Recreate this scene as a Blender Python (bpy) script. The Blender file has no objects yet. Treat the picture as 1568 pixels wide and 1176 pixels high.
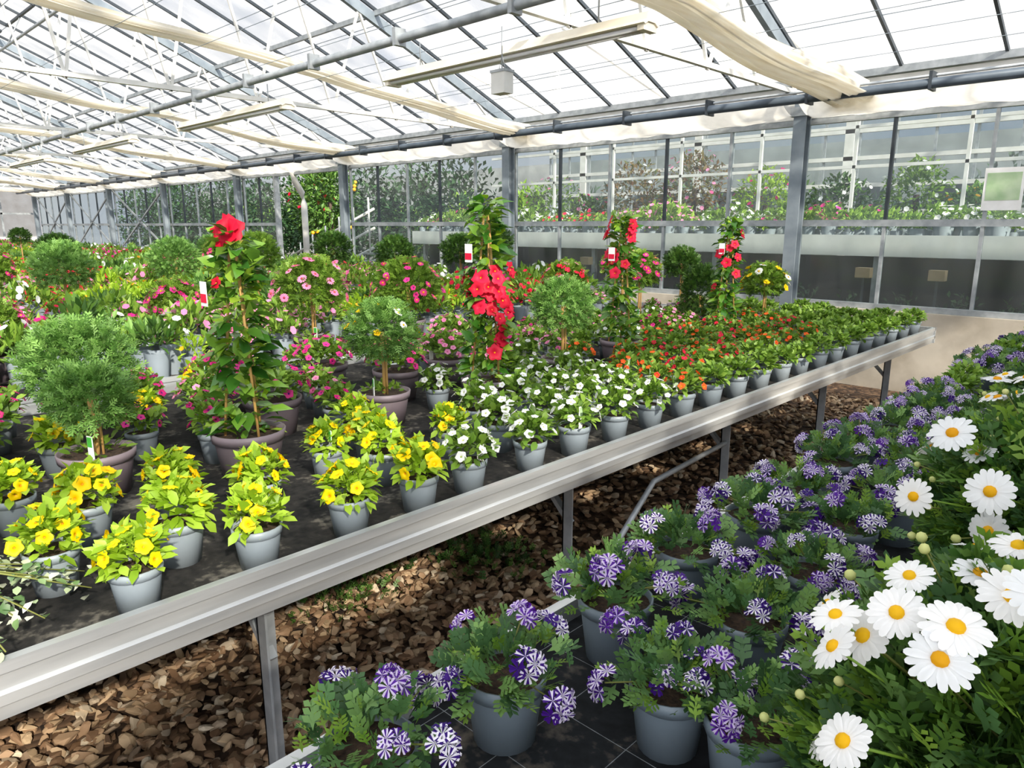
import bpy, math
import numpy as np
from mathutils import Vector
rng=np.random.default_rng(11)
S=bpy.context.scene
COL=S.collection
# ------------------------------------------------------------ helpers
def hexc(h):
    h=h.lstrip('#'); out=[]
    for i in (0,2,4):
        c=int(h[i:i+2],16)/255
        out.append(c/12.92 if c<=.04045 else ((c+.055)/1.055)**2.4)
    return (*out,1)
MATS={}
def newmat(name):
    m=bpy.data.materials.new(name); m.use_nodes=True; nt=m.node_tree; nt.nodes.clear()
    o=nt.nodes.new('ShaderNodeOutputMaterial'); MATS[name]=m
    return m,nt,o
def noise(nt,scale,detail=4,obj=True,stretch=None):
    tc=nt.nodes.new('ShaderNodeTexCoord'); n=nt.nodes.new('ShaderNodeTexNoise')
    n.inputs['Scale'].default_value=scale; n.inputs['Detail'].default_value=detail
    if stretch:
        mp=nt.nodes.new('ShaderNodeMapping'); mp.inputs['Scale'].default_value=stretch
        nt.links.new(tc.outputs['Object'],mp.inputs[0]); nt.links.new(mp.outputs[0],n.inputs[0])
    else: nt.links.new(tc.outputs['Object'],n.inputs[0])
    return n
def ramp(nt,stops):
    r=nt.nodes.new('ShaderNodeValToRGB'); e=r.color_ramp.elements
    while len(e)<len(stops): e.new(.5)
    for el,(p,c) in zip(e,stops): el.position=p; el.color=c
    return r
def mat_solid(name,c1,c2=None,rough=.5,metal=0,scale=8,bump=0,stretch=None,spec=.5):
    m,nt,o=newmat(name); c1=hexc(c1); c2=hexc(c2) if c2 else c1
    p=nt.nodes.new('ShaderNodeBsdfPrincipled'); n=noise(nt,scale,5,stretch=stretch)
    r=ramp(nt,[(.35,c1),(.65,c2)]); nt.links.new(n.outputs[0],r.inputs[0]); nt.links.new(r.outputs[0],p.inputs['Base Color'])
    p.inputs['Roughness'].default_value=rough; p.inputs['Metallic'].default_value=metal; p.inputs['Specular IOR Level'].default_value=spec
    if bump:
        b=nt.nodes.new('ShaderNodeBump'); b.inputs['Strength'].default_value=bump; b.inputs['Distance'].default_value=.01
        nt.links.new(n.outputs[0],b.inputs['Height']); nt.links.new(b.outputs[0],p.inputs['Normal'])
    nt.links.new(p.outputs[0],o.inputs[0]); return m
def mat_tint(name,cols,rough=.5,trans=.3,spec=.4):
    """organic material : per-leaf tint attribute drives the colour"""
    m,nt,o=newmat(name); a=nt.nodes.new('ShaderNodeAttribute'); a.attribute_name='tint'
    k=len(cols); r=ramp(nt,[(i/max(1,k-1),hexc(c)) for i,c in enumerate(cols)])
    nt.links.new(a.outputs['Fac'],r.inputs[0])
    p=nt.nodes.new('ShaderNodeBsdfPrincipled'); p.inputs['Roughness'].default_value=rough; p.inputs['Specular IOR Level'].default_value=spec
    nt.links.new(r.outputs[0],p.inputs['Base Color'])
    if trans>0:
        t=nt.nodes.new('ShaderNodeBsdfTranslucent'); nt.links.new(r.outputs[0],t.inputs[0])
        mx=nt.nodes.new('ShaderNodeMixShader'); mx.inputs[0].default_value=trans
        nt.links.new(p.outputs[0],mx.inputs[1]); nt.links.new(t.outputs[0],mx.inputs[2]); nt.links.new(mx.outputs[0],o.inputs[0])
    else: nt.links.new(p.outputs[0],o.inputs[0])
    return m
def mat_glass(name,tcol,haze,hazecol,scale=1.5,gloss=.06,stretch=None):
    m,nt,o=newmat(name)
    t=nt.nodes.new('ShaderNodeBsdfTransparent'); t.inputs[0].default_value=hexc(tcol)
    h=nt.nodes.new('ShaderNodeBsdfTranslucent'); h.inputs[0].default_value=hexc(hazecol)
    n=noise(nt,scale,6,stretch=stretch); mr=nt.nodes.new('ShaderNodeMapRange')
    mr.inputs[1].default_value=.3; mr.inputs[2].default_value=.75; mr.inputs[3].default_value=haze*.5; mr.inputs[4].default_value=min(1,haze*1.5)
    nt.links.new(n.outputs[0],mr.inputs[0])
    mx=nt.nodes.new('ShaderNodeMixShader'); nt.links.new(mr.outputs[0],mx.inputs[0])
    nt.links.new(t.outputs[0],mx.inputs[1]); nt.links.new(h.outputs[0],mx.inputs[2])
    g=nt.nodes.new('ShaderNodeBsdfGlossy'); g.inputs['Roughness'].default_value=.08
    m2=nt.nodes.new('ShaderNodeMixShader'); m2.inputs[0].default_value=gloss
    nt.links.new(mx.outputs[0],m2.inputs[1]); nt.links.new(g.outputs[0],m2.inputs[2]); nt.links.new(m2.outputs[0],o.inputs[0])
    return m
mat_tint('leaf_lime',['#74981c','#94b82a','#bada4c','#80a628'],.45,.38)
mat_tint('leaf_mid',['#4f6e24','#709834','#9abc4c','#5c7e2c'],.45,.33)
mat_tint('leaf_fern',['#4a7234','#72a048','#9cc66c','#5a8440'],.5,.3)
mat_tint('leaf_deep',['#2c4a1c','#426a28','#688e3c','#345422'],.45,.25)
mat_tint('leaf_verb',['#3a5a34','#527a48','#7aa055','#466a3a'],.5,.25)
mat_tint('leaf_gloss',['#2c5a1c','#487f2a','#86ae40','#356624'],.22,.25,.7)
mat_tint('leaf_dark',['#1c3520','#2c4d2a','#3f6436'],.5,.2)
mat_tint('leaf_varieg',['#e6ead0','#7c9a62','#4d7040','#f0f2e0'],.45,.2)
mat_tint('leaf_autumn',['#7b5a3a','#8a7a48','#64703e','#9a6a4a'],.6,.3)
mat_tint('stem',['#6f7a3a','#8a8a4a'],.6,0)
mat_tint('wood',['#b48a4e','#d0a868'],.6,0)
for nm,cs in dict(yellow=['#ffd400','#ffe010','#fcc800'],yellow_throat=['#f0a000','#f6ac00'],white=['#f4f4f2','#ffffff','#e9ecee'],
    magenta=['#d8207e','#ee449e','#b81464'],pink=['#f084b6','#f6a2ca','#e6649e'],red=['#e01038','#f02850','#c40c2c'],
    orange=['#f2501c','#ff6a2a','#e03818'],orange_y=['#ffa51a','#ffc030'],purple=['#4a1888','#341074','#6428a4'],
    lilac=['#e6daf2','#faf6fe','#ccb6e2'],disc=['#f2b400','#ffcb18','#e39a00'],bud=['#cfd88a','#e6e6a0'],pink_disc=['#a03a50','#c85a50'],
    bloom_violet=['#3a1470','#5a2098','#441880']).items():
    mat_tint(nm,cs,.5,.3,.25)
mat_solid('pot_grey','#87929b','#949fa8',.42,0,6)
mat_solid('pot_slate','#707d87','#7e8b95',.42,0,6)
mat_solid('pot_mauve','#746870','#81767c',.5,0,6)
mat_solid('soil','#2c2018','#4a3828',.95,0,120,.6)
mat_solid('tag_white','#f0f0ee','#ffffff',.4)
mat_solid('tag_green','#3fa03a','#58b848',.4)
mat_solid('tag_pale','#a8c898','#c8dcb8',.4)
mat_solid('alu','#b6babd','#d6d9da',.36,.6,3,stretch=(8,.8,8))
mat_solid('galv','#969ca0','#b2b7ba',.5,.4,14)
mat_solid('steel_blue','#7c8790','#939da5',.5,.3,5)
mat_solid('pipe_paint','#4a545e','#5a6570',.4,.2,5)
mat_solid('steel_dark','#343a40','#484f56',.5,.3,5)
mat_solid('white_paint','#d9d8d2','#ecebe6',.5,0,6)
mat_solid('fascia','#b4baba','#cbd0d0',.6,0,3)
mat_solid('beige_enamel','#f0e6d0','#faf2e0',.45,0,4)
mat_solid('concrete','#b3a998','#cfc6b6',.9,0,4,.3)
mat_solid('bark_dark','#3a3028','#51443a',.9,0,10,.3)
mat_solid('brown_card','#9a8464','#ab9472',.8)
mat_solid('building','#8d9092','#a9acad',.9,0,2)
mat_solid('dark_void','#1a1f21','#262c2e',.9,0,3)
mat_solid('tube_glow','#f2f2f4','#ffffff',.3)
mat_solid('yellow_fruit','#f2a012','#ffb828',.4)
mat_glass('roof_glass','#ecf0f5',.34,'#eceae6',1.3,.03,(1.6,.9,1))
mat_glass('wall_glass','#dfe6e6',.09,'#d8dedc',1.6,.06)
mat_glass('film','#f4f2ee',.8,'#f2ede2',3,.02)
mat_glass('whitewash','#d4dddd',.14,'#dfe4e2',1.2,.05,(3,3,.6))
m,nt,o=newmat('curtain'); a=nt.nodes.new('ShaderNodeBsdfDiffuse'); b=nt.nodes.new('ShaderNodeBsdfTranslucent'); mx=nt.nodes.new('ShaderNodeMixShader'); mx.inputs[0].default_value=.5
n=noise(nt,5,4,stretch=(6,.4,6)); r=ramp(nt,[(.3,hexc('#ece4d2')),(.7,hexc('#fffdf6'))]); nt.links.new(n.outputs[0],r.inputs[0])
for q in (a,b): nt.links.new(r.outputs[0],q.inputs[0])
nt.links.new(a.outputs[0],mx.inputs[1]); nt.links.new(b.outputs[0],mx.inputs[2]); nt.links.new(mx.outputs[0],o.inputs[0])
def mat_cloth(name,lines,c1,c2,sp=.13,lw=.0022,c3='#5a544c'):
    m,nt,o=newmat(name); p=nt.nodes.new('ShaderNodeBsdfPrincipled'); p.inputs['Roughness'].default_value=.9; p.inputs['Specular IOR Level'].default_value=.2
    tc=nt.nodes.new('ShaderNodeTexCoord'); n=noise(nt,7,9); n2=noise(nt,55,4); r=ramp(nt,[(.35,hexc(c1)),(.6,hexc(c2)),(.78,hexc(c3))])
    ad=nt.nodes.new('ShaderNodeMath'); ad.operation='MULTIPLY_ADD'; ad.inputs[1].default_value=.5; nt.links.new(n2.outputs[0],ad.inputs[0]); 
    sb=nt.nodes.new('ShaderNodeMath'); sb.operation='SUBTRACT'; sb.inputs[1].default_value=.23; nt.links.new(n.outputs[0],sb.inputs[0]); nt.links.new(sb.outputs[0],ad.inputs[2]); nt.links.new(ad.outputs[0],r.inputs[0])
    sx=nt.nodes.new('ShaderNodeSeparateXYZ'); nt.links.new(tc.outputs['Object'],sx.inputs[0]); outs=[]
    for ax in (0,1):
        w=nt.nodes.new('ShaderNodeMath'); w.operation='WRAP'; w.inputs[1].default_value=sp; w.inputs[2].default_value=0
        nt.links.new(sx.outputs[ax],w.inputs[0]); l=nt.nodes.new('ShaderNodeMath'); l.operation='LESS_THAN'; l.inputs[1].default_value=lw
        nt.links.new(w.outputs[0],l.inputs[0]); outs.append(l)
    mxm=nt.nodes.new('ShaderNodeMath'); mxm.operation='MAXIMUM'; nt.links.new(outs[0].outputs[0],mxm.inputs[0]); nt.links.new(outs[1].outputs[0],mxm.inputs[1])
    ml=nt.nodes.new('ShaderNodeMath'); ml.operation='MULTIPLY'; nt.links.new(mxm.outputs[0],ml.inputs[0]); 
    l2=nt.nodes.new('ShaderNodeMath'); l2.operation='MULTIPLY'; l2.inputs[1].default_value=lines*1.6; nt.links.new(n2.outputs[0],l2.inputs[0]); nt.links.new(l2.outputs[0],ml.inputs[1])
    mix=nt.nodes.new('ShaderNodeMix'); mix.data_type='RGBA'; nt.links.new(ml.outputs[0],mix.inputs[0]); nt.links.new(r.outputs[0],mix.inputs[6]); mix.inputs[7].default_value=hexc('#a0a6aa')
    nt.links.new(mix.outputs[2],p.inputs['Base Color'])
    b=nt.nodes.new('ShaderNodeBump'); b.inputs['Strength'].default_value=.7; b.inputs['Distance'].default_value=.015; nt.links.new(n.outputs[0],b.inputs['Height']); nt.links.new(b.outputs[0],p.inputs['Normal'])
    nt.links.new(p.outputs[0],o.inputs[0])
mat_cloth('cloth_black',.0,'#141516','#2c2b2a',c3='#6e6a62'); mat_cloth('cloth_grid',.7,'#0f1113','#1e2124',.13,.0013)
mat_tint('stone',['#4e3c2c','#84664c','#a88a6c','#c4aa88','#6c5038','#dccbb0'],.7,0,.3)
m,nt,o=newmat('earth'); p=nt.nodes.new('ShaderNodeBsdfPrincipled'); p.inputs['Roughness'].default_value=.95
tc=nt.nodes.new('ShaderNodeTexCoord'); v=nt.nodes.new('ShaderNodeTexVoronoi'); v.inputs['Scale'].default_value=28; nt.links.new(tc.outputs['Object'],v.inputs[0])
r=ramp(nt,[(0,hexc('#2a1d14')),(.5,hexc('#4f3a2a')),(1,hexc('#7a6048'))]); sx=nt.nodes.new('ShaderNodeSeparateColor'); nt.links.new(v.outputs['Color'],sx.inputs[0]); nt.links.new(sx.outputs[0],r.inputs[0]); nt.links.new(r.outputs[0],p.inputs['Base Color'])
b=nt.nodes.new('ShaderNodeBump'); b.inputs['Strength'].default_value=.8; b.inputs['Distance'].default_value=.02; b.invert=True; nt.links.new(v.outputs['Distance'],b.inputs['Height']); nt.links.new(b.outputs[0],p.inputs['Normal']); nt.links.new(p.outputs[0],o.inputs[0])

# ------------------------------------------------------------ mesh builder
def nrm(a): return a/np.maximum(np.linalg.norm(a,axis=-1,keepdims=True),1e-9)
class MB:
    def __init__(s): s.V=[];s.L=[];s.T=[];s.M=[];s.C=[];s.S=[];s.n=0;s.mats=[]
    def mi(s,name):
        if name not in s.mats: s.mats.append(name)
        return s.mats.index(name)
    def raw(s,V,L,T,M,C,Sm):
        s.V.append(np.asarray(V,float)); s.L.append(np.asarray(L,int)+s.n); s.T.append(np.asarray(T,int)); s.M.append(np.asarray(M,int)); s.C.append(np.asarray(C,float)); s.S.append(np.asarray(Sm,bool)); s.n+=len(V)
    def add(s,V,F,mat,tint=.5,smooth=False):
        ms=[s.mi(mat)]*len(F) if isinstance(mat,str) else [s.mi(x) for x in mat]
        s.raw(V,[i for f in F for i in f],[len(f) for f in F],ms,[tint]*len(F),[smooth]*len(F))
    def tpl(s):
        return dict(V=np.concatenate(s.V),L=np.concatenate(s.L),T=np.concatenate(s.T),M=np.concatenate(s.M),C=np.concatenate(s.C),S=np.concatenate(s.S),mats=list(s.mats))
    def inst(s,t,R,P,tint=None,keep=False,remap=None):
        k=len(P)
        if k==0: return
        V=np.einsum('kij,nj->kni',R,t['V'])+P[:,None,:]; nv=len(t['V'])
        L=(t['L'][None,:]+(np.arange(k)*nv)[:,None]).ravel()
        mp=np.array([s.mi((remap or {}).get(x,x)) for x in t['mats']])
        M=np.tile(mp[t['M']],k); T=np.tile(t['T'],k)
        if tint is None or keep: C=np.tile(t['C'],k)
        else: C=np.repeat(tint,len(t['T']))
        s.raw(V.reshape(-1,3),L,T,M,C,np.tile(t['S'],k))
    def box(s,a,b,mat,tint=.5):
        (x0,y0,z0),(x1,y1,z1)=np.minimum(a,b),np.maximum(a,b)
        s.add([(x0,y0,z0),(x1,y0,z0),(x1,y1,z0),(x0,y1,z0),(x0,y0,z1),(x1,y0,z1),(x1,y1,z1),(x0,y1,z1)],
              [(0,3,2,1),(4,5,6,7),(0,1,5,4),(1,2,6,5),(2,3,7,6),(3,0,4,7)],mat,tint)
    def beam(s,a,b,w,h,mat):
        a=np.array(a,float);b=np.array(b,float);d=nrm(b-a);up=np.array([0,0,1.]) if abs(d[2])<.9 else np.array([1.,0,0])
        x=nrm(np.cross(d,up))*w/2; z=nrm(np.cross(x,d))*h/2
        V=[a-x-z,a+x-z,a+x+z,a-x+z,b-x-z,b+x-z,b+x+z,b-x+z]
        s.add(V,[(0,1,2,3),(7,6,5,4),(0,4,5,1),(1,5,6,2),(2,6,7,3),(3,7,4,0)],mat)
    def tube(s,pts,r,mat,k=8,tint=.5,caps=True):
        pts=np.array(pts,float); n=len(pts); rr=np.broadcast_to(r,(n,)); V=[]
        for i in range(n):
            d=nrm(pts[min(i+1,n-1)]-pts[max(i-1,0)]); up=np.array([0,0,1.]) if abs(d[2])<.9 else np.array([1.,0,0])
            x=nrm(np.cross(d,up)); z=np.cross(x,d)
            for j in range(k):
                t=2*math.pi*j/k; V.append(pts[i]+rr[i]*(math.cos(t)*x+math.sin(t)*z))
        F=[(i*k+j,i*k+(j+1)%k,(i+1)*k+(j+1)%k,(i+1)*k+j) for i in range(n-1) for j in range(k)]
        if caps: F+= [tuple(range(k))[::-1],tuple((n-1)*k+j for j in range(k))]
        s.add(V,F,mat,tint,True)
    def lathe(s,prof,mat,k=20,c=(0,0,0),tint=.5,smooth=True):
        V=[];n=len(prof)
        for r,z in prof:
            for j in range(k):
                t=2*math.pi*j/k; V.append((c[0]+r*math.cos(t),c[1]+r*math.sin(t),c[2]+z))
        F=[(i*k+j,i*k+(j+1)%k,(i+1)*k+(j+1)%k,(i+1)*k+j) for i in range(n-1) for j in range(k)]
        s.add(V,F,mat,tint,smooth)
    def disc(s,r,z,mat,k=20,c=(0,0)):
        s.add([(c[0]+r*math.cos(2*math.pi*j/k),c[1]+r*math.sin(2*math.pi*j/k),z) for j in range(k)],[tuple(range(k))],mat)
    def mesh(s,name):
        V=np.concatenate(s.V);L=np.concatenate(s.L);T=np.concatenate(s.T)
        me=bpy.data.meshes.new(name); me.vertices.add(len(V)); me.vertices.foreach_set('co',V.astype(np.float32).ravel())
        me.loops.add(len(L)); me.loops.foreach_set('vertex_index',L.astype(np.int32))
        me.polygons.add(len(T)); st=np.concatenate([[0],np.cumsum(T)[:-1]]).astype(np.int32)
        me.polygons.foreach_set('loop_start',st)
        try: me.polygons.foreach_set('loop_total',T.astype(np.int32))
        except Exception: pass
        for x in s.mats: me.materials.append(MATS[x])
        me.polygons.foreach_set('material_index',np.concatenate(s.M).astype(np.int32))
        me.polygons.foreach_set('use_smooth',np.concatenate(s.S))
        at=me.attributes.new('tint','FLOAT','FACE'); at.data.foreach_set('value',np.concatenate(s.C).astype(np.float32))
        me.update(calc_edges=True); me.validate(); return me
    def obj(s,name,loc=(0,0,0)):
        o=bpy.data.objects.new(name,s.mesh(name)); o.location=loc; COL.objects.link(o); return o
def place(me,name,x,y,z,rot=None,sc=1):
    o=bpy.data.objects.new(name,me); o.location=(x,y,z); o.rotation_euler=(0,0,rng.uniform(0,6.28) if rot is None else rot); o.scale=(sc,sc,sc); COL.objects.link(o); return o
def frames(y,z):
    y=nrm(y); z=nrm(z-(z*y).sum(-1,keepdims=True)*y); x=np.cross(y,z); return np.stack([x,y,z],-1)
def fr_z(z,):
    z=nrm(z); t=rng.normal(size=z.shape); y=nrm(t-(t*z).sum(-1,keepdims=True)*z); x=np.cross(y,z); return np.stack([x,y,z],-1)
# ------------------------------------------------------------ templates (unit length)
def T_leaf(mat,w=.42,fold=.12,curl=.25):
    m=MB(); V=[(0,0,0)]
    for y,h in ((.3,w*.42),(.65,w*.5)):
        z=-curl*y*y; V+=[(-h,y,z+fold*h*2),(0,y,z),(h,y,z+fold*h*2)]
    V.append((0,1,-curl)); m.add(V,[(0,2,1),(0,3,2),(1,2,5,4),(2,3,6,5),(4,5,7),(5,6,7)],mat,smooth=True); return m.tpl()
def T_dia(mat,w=.4):
    m=MB(); m.add([(0,0,0),(w/2,.5,.06),(0,1,-.12),(-w/2,.5,.06)],[(0,1,2),(0,2,3)],mat); return m.tpl()
def T_fern(mat,w=.07,pairs=3):
    m=MB(); V=[];F=[]
    def lobe(b,d,L):
        b=np.array(b);d=nrm(np.array(d,float));s=np.array([d[1],-d[0],0])*w; i=len(V)
        V.extend([b,b+d*L*.6+s,b+d*L,b+d*L*.6-s]); F.append((i,i+1,i+2,i+3))
    lobe((0,0,0),(0,1,.0),.62); lobe((0,.5,0),(0,1,-.25),.5)
    for i in range(pairs):
        y=.22+.24*i
        for sg in (-1,1): lobe((0,y,0),(sg*.8,.75,.12),.42-.05*i)
    m.add(V,F,mat); return m.tpl()
def T_pet(p,thr,lobes=5,k=20,depth=.3,wav=.03,notch=.1,tr=.09):
    m=MB(); V=[(0,0,-depth)]
    for r0,z0 in ((tr,-.07),(.32,.02)):
        for j in range(k): t=2*math.pi*j/k; V.append((r0*math.cos(t),r0*math.sin(t),z0))
    for j in range(k):
        t=2*math.pi*j/k; r=.5*(1-notch+notch*math.cos(lobes*t)); V.append((r*math.cos(t),r*math.sin(t),wav*math.cos(lobes*t*2)-.02))
    F=[];M=[]
    for j in range(k):
        q=(j+1)%k; F.append((0,1+j,1+q)); M.append(thr)
        for a in range(2): F.append((1+a*k+j,1+(a+1)*k+j,1+(a+1)*k+q,1+a*k+q)); M.append(p)
    m.add(V,F,M,smooth=True); return m.tpl()
def T_daisy(p,d,n=15,tilt=.0,pw=.075,r0=.1,rd=.13):
    m=MB(); V=[];F=[]
    for j in range(n):
        t=2*math.pi*j/n+rng.uniform(-.05,.05); c,s=math.cos(t),math.sin(t); L=.5*rng.uniform(.92,1.03); dz=rng.uniform(-.03,.03)+tilt
        for rr,ww,zz in ((r0,.03,0),(.3,pw,.03+dz*.5),(L*.9,pw*.85,dz),(L,pw*.35,dz-.01)):
            for sg in (-1,1): V.append((c*rr-s*ww*sg,s*rr+c*ww*sg,zz))
        i=len(V)-8
        for a in range(3): F.append((i+2*a,i+2*a+2,i+2*a+3,i+2*a+1))
    m.add(V,F,p,smooth=True)
    m.lathe([(rd,0),(rd*.95,.05),(rd*.6,.085),(.001,.1)],d,10); return m.tpl()
def T_disc6(p,k=6):
    m=MB(); m.add([(0,0,-.08)]+[(.5*math.cos(2*math.pi*j/k),.5*math.sin(2*math.pi*j/k),.0) for j in range(k)],[(0,1+j,1+(j+1)%k) for j in range(k)],p); return m.tpl()
def T_floret(kind):
    """five notched petals, violet with white margins (striped) or plain"""
    m=MB(); V=[(0,0,0)];F=[];M=[]
    pm,pw={'a':('purple','lilac'),'b':('lilac','purple'),'c':('purple','purple')}[kind]
    for j in range(5):
        b=2*math.pi*j/5+rng.uniform(-.06,.06); i=len(V)
        for da,r,z in ((-.5,.30,.03),(-.42,.46,.08),(-.17,.50,.05),(0,.43,.05),(.17,.50,.05),(.42,.46,.08),(.5,.30,.03)): V.append((r*math.cos(b+da),r*math.sin(b+da),z))
        F+=[(0,i,i+1,i+2),(0,i+2,i+3),(0,i+3,i+4),(0,i+4,i+5,i+6)]; M+=[pw,pm,pm,pw]
    m.add(V,F,M); return m.tpl()
def T_verb(n=8):
    fs=[T_floret('a'),T_floret('b'),T_floret('c')]; m=MB()
    d=nrm(np.array([[math.cos(i*2.4)*math.sqrt(1-z*z),math.sin(i*2.4)*math.sqrt(1-z*z),z] for i,z in enumerate(np.linspace(.95,.0,n))]))
    P=d*np.array([.36,.36,.22])+rng.normal(size=(n,3))*.03; R=fr_z(d+[0,0,.25]+rng.normal(size=(n,3))*.2)*.56
    w=rng.choice([0,0,0,1,2],n)
    for k,f in enumerate(fs): a=w==k; m.inst(f,R[a],P[a],rng.uniform(0,1,a.sum()))
    return m.tpl()
PET={k:T_pet(k,t) for k,t in dict(yellow='yellow_throat',white='bud',magenta='bloom_violet',pink='magenta',red='orange',orange='yellow_throat').items()}
MAND=T_pet('red','orange_y',5,20,.4,.06,.13,.05)
DAISY_W=[T_daisy('white','disc',n) for n in (16,18,20)]
DAISY_P=[T_daisy('pink','pink_disc',n) for n in (13,15)]
DAISY_M=[T_daisy('magenta','disc',n) for n in (13,15)]
VERB=[T_verb(9),T_verb(8),T_verb(7)]
D6={k:T_disc6(k) for k in ('yellow','white','magenta','pink','red','orange','bloom_violet','orange_y')}
m_=MB(); m_.lathe([(.001,-.5),(.35,-.35),(.5,0),(.35,.35),(.001,.5)],'bud',7); BUD=m_.tpl()
m_=MB(); m_.lathe([(.001,-.5),(.35,-.35),(.5,0),(.35,.35),(.001,.5)],'yellow_fruit',10); FRUIT=m_.tpl()

def leaves(mb,T,n,c,rad,size,zmin=-.25,inner=.45,up=.35,jit=.45,tlo=0,thi=1):
    d=nrm(rng.normal(size=(n,3))); f=d[:,2]<zmin; d[f,2]*=-1
    rr=rng.uniform(inner,1,(n,1))**.7; p=np.array(c)+d*np.array(rad)*rr
    y=nrm(d*.8+np.array([0,0,up])+rng.normal(size=(n,3))*jit); z=nrm(np.array([0,0,1.])+d*.3+rng.normal(size=(n,3))*.35)
    s=size*rng.uniform(.7,1.25,n); mb.inst(T,frames(y,z)*s[:,None,None],p,rng.uniform(tlo,thi,n))
def blooms(mb,Ts,n,c,rad,size,zmin=.1,up=.5,off=1.05,jit=.3,stalk=0):
    if not isinstance(Ts,list): Ts=[Ts]
    i=np.arange(n)+rng.uniform(0,1); z=zmin+(1-zmin)*((np.arange(n)+.5)/n); a=i*2.39996+rng.normal(size=n)*.35; q=np.sqrt(1-z*z)
    d=nrm(np.stack([np.cos(a)*q,np.sin(a)*q,z],1)); p=np.array(c)+d*np.array(rad)*off*rng.uniform(.92,1.06,(n,1))
    R=fr_z(d+np.array([0,0,up])+rng.normal(size=(n,3))*jit); s=size*rng.uniform(.8,1.12,n)
    w=rng.integers(0,len(Ts),n); tt=rng.uniform(0,1,n)
    for k,T in enumerate(Ts):
        g=w==k; mb.inst(T,R[g]*s[g][:,None,None],p[g],tt[g])
    if stalk:
        for k in range(n): mb.tube([np.array(c)+(p[k]-np.array(c))*.5,p[k]-d[k]*.004],stalk,'stem',4,caps=False)
def pot(mb,rt=.054,rb=.040,h=.098,mat='pot_grey',k=22):
    mb.lathe([(rb*.2,0.0),(rb,0.0),(rt*.94,h*.8)],mat,k); mb.lathe([(rt*.94,h*.8),(rt,h*.8),(rt*1.03,h),(rt*.97,h),(rt*.92,h*.86)],mat,k)
    mb.disc(rt*.95,h*.90,'soil',k)
def tag(mb,x,y,z,h=.07,w=.022,c='tag_green'):
    mb.box((x-w/2,y-.001,z),(x+w/2,y+.001,z+h),'tag_white'); mb.box((x-w/2+.002,y-.0022,z+h*.55),(x+w/2-.002,y+.0022,z+h-.003),c)
L_lime=T_leaf('leaf_lime',.5); L_mid=T_leaf('leaf_mid',.55); L_gloss=T_leaf('leaf_gloss',.5,.18,.3); L_deep=T_leaf('leaf_deep',.5)
F_fern=T_fern('leaf_fern'); F_deep=T_fern('leaf_deep',.08); F_mid=T_fern('leaf_mid',.08); F_verb=T_fern('leaf_verb',.11)
def small(kind):
    mb=MB(); h=.098
    if kind=='verbena':
        pot(mb,.062,.047,.110,'pot_slate'); c=(0,0,.112); rad=(.098,.098,.045)
        leaves(mb,F_verb,105,c,rad,.042,-.1,.1,.22); leaves(mb,F_mid,40,c,rad,.034,.1,.5,.3)
        blooms(mb,VERB,int(rng.integers(6,10)),c,(.118,.118,.068),.052,.0,.6,1.0,.35,.0015)
    elif kind=='yellow':
        pot(mb); c=(0,0,h+.02); leaves(mb,L_lime,200,c,(.064,.064,.06),.035,-.45,.2,.28)
        blooms(mb,PET['yellow'],int(rng.integers(10,14)),c,(.068,.068,.07),.038,.0,.3,1.04,.3)
    elif kind=='white':
        pot(mb); c=(0,0,h+.022); leaves(mb,L_mid,170,c,(.070,.070,.060),.034,-.4,.2,.3)
        blooms(mb,PET['white'],int(rng.integers(10,16)),c,(.078,.078,.08),.032,.05,.5,1.05)
    elif kind=='green':
        pot(mb); c=(0,0,h+.02); leaves(mb,L_mid,190,c,(.070,.070,.052),.034,-.4,.2,.28)
    elif kind in('orange','red'):
        pot(mb); c=(0,0,h+.022); leaves(mb,L_mid,160,c,(.070,.070,.056),.034,-.4,.2,.3)
        blooms(mb,PET['orange'] if kind=='orange' else PET['red'],int(rng.integers(10,16)),c,(.077,.077,.067),.030,.05,.5,1.06)
    else:
        pot(mb); c=(0,0,h+.026); leaves(mb,L_mid,150,c,(.070,.070,.063),.034,-.4,.2,.32)
        blooms(mb,PET[kind],int(rng.integers(10,15)),c,(.078,.078,.075),.032,.05,.5,1.05)
    if kind not in('verbena','green') and rng.uniform()<.4: a=rng.uniform(0,6.28); tag(mb,.035*math.cos(a),.035*math.sin(a),.08,.085,.02,'tag_green' if rng.uniform()<.5 else 'tag_pale')
    return mb.mesh('potted_'+kind)
SM={k:[small(k) for _ in range(6)] for k in ('yellow','white','green','orange','red','magenta','pink','verbena')}
NAMES=dict(yellow='potted_yellow_petunia',white='potted_white_petunia',green='potted_green_seedling',orange='potted_orange_impatiens',red='potted_red_impatiens',magenta='potted_magenta_petunia',pink='potted_pink_petunia',verbena='potted_purple_verbena')
placed=[]
def put(kind,x,y,z=.74,sc=1):
    placed.append((x,y)); return place(SM[kind][rng.integers(0,6)],NAMES[kind],x,y,z,sc=sc*rng.uniform(.94,1.06))
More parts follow.
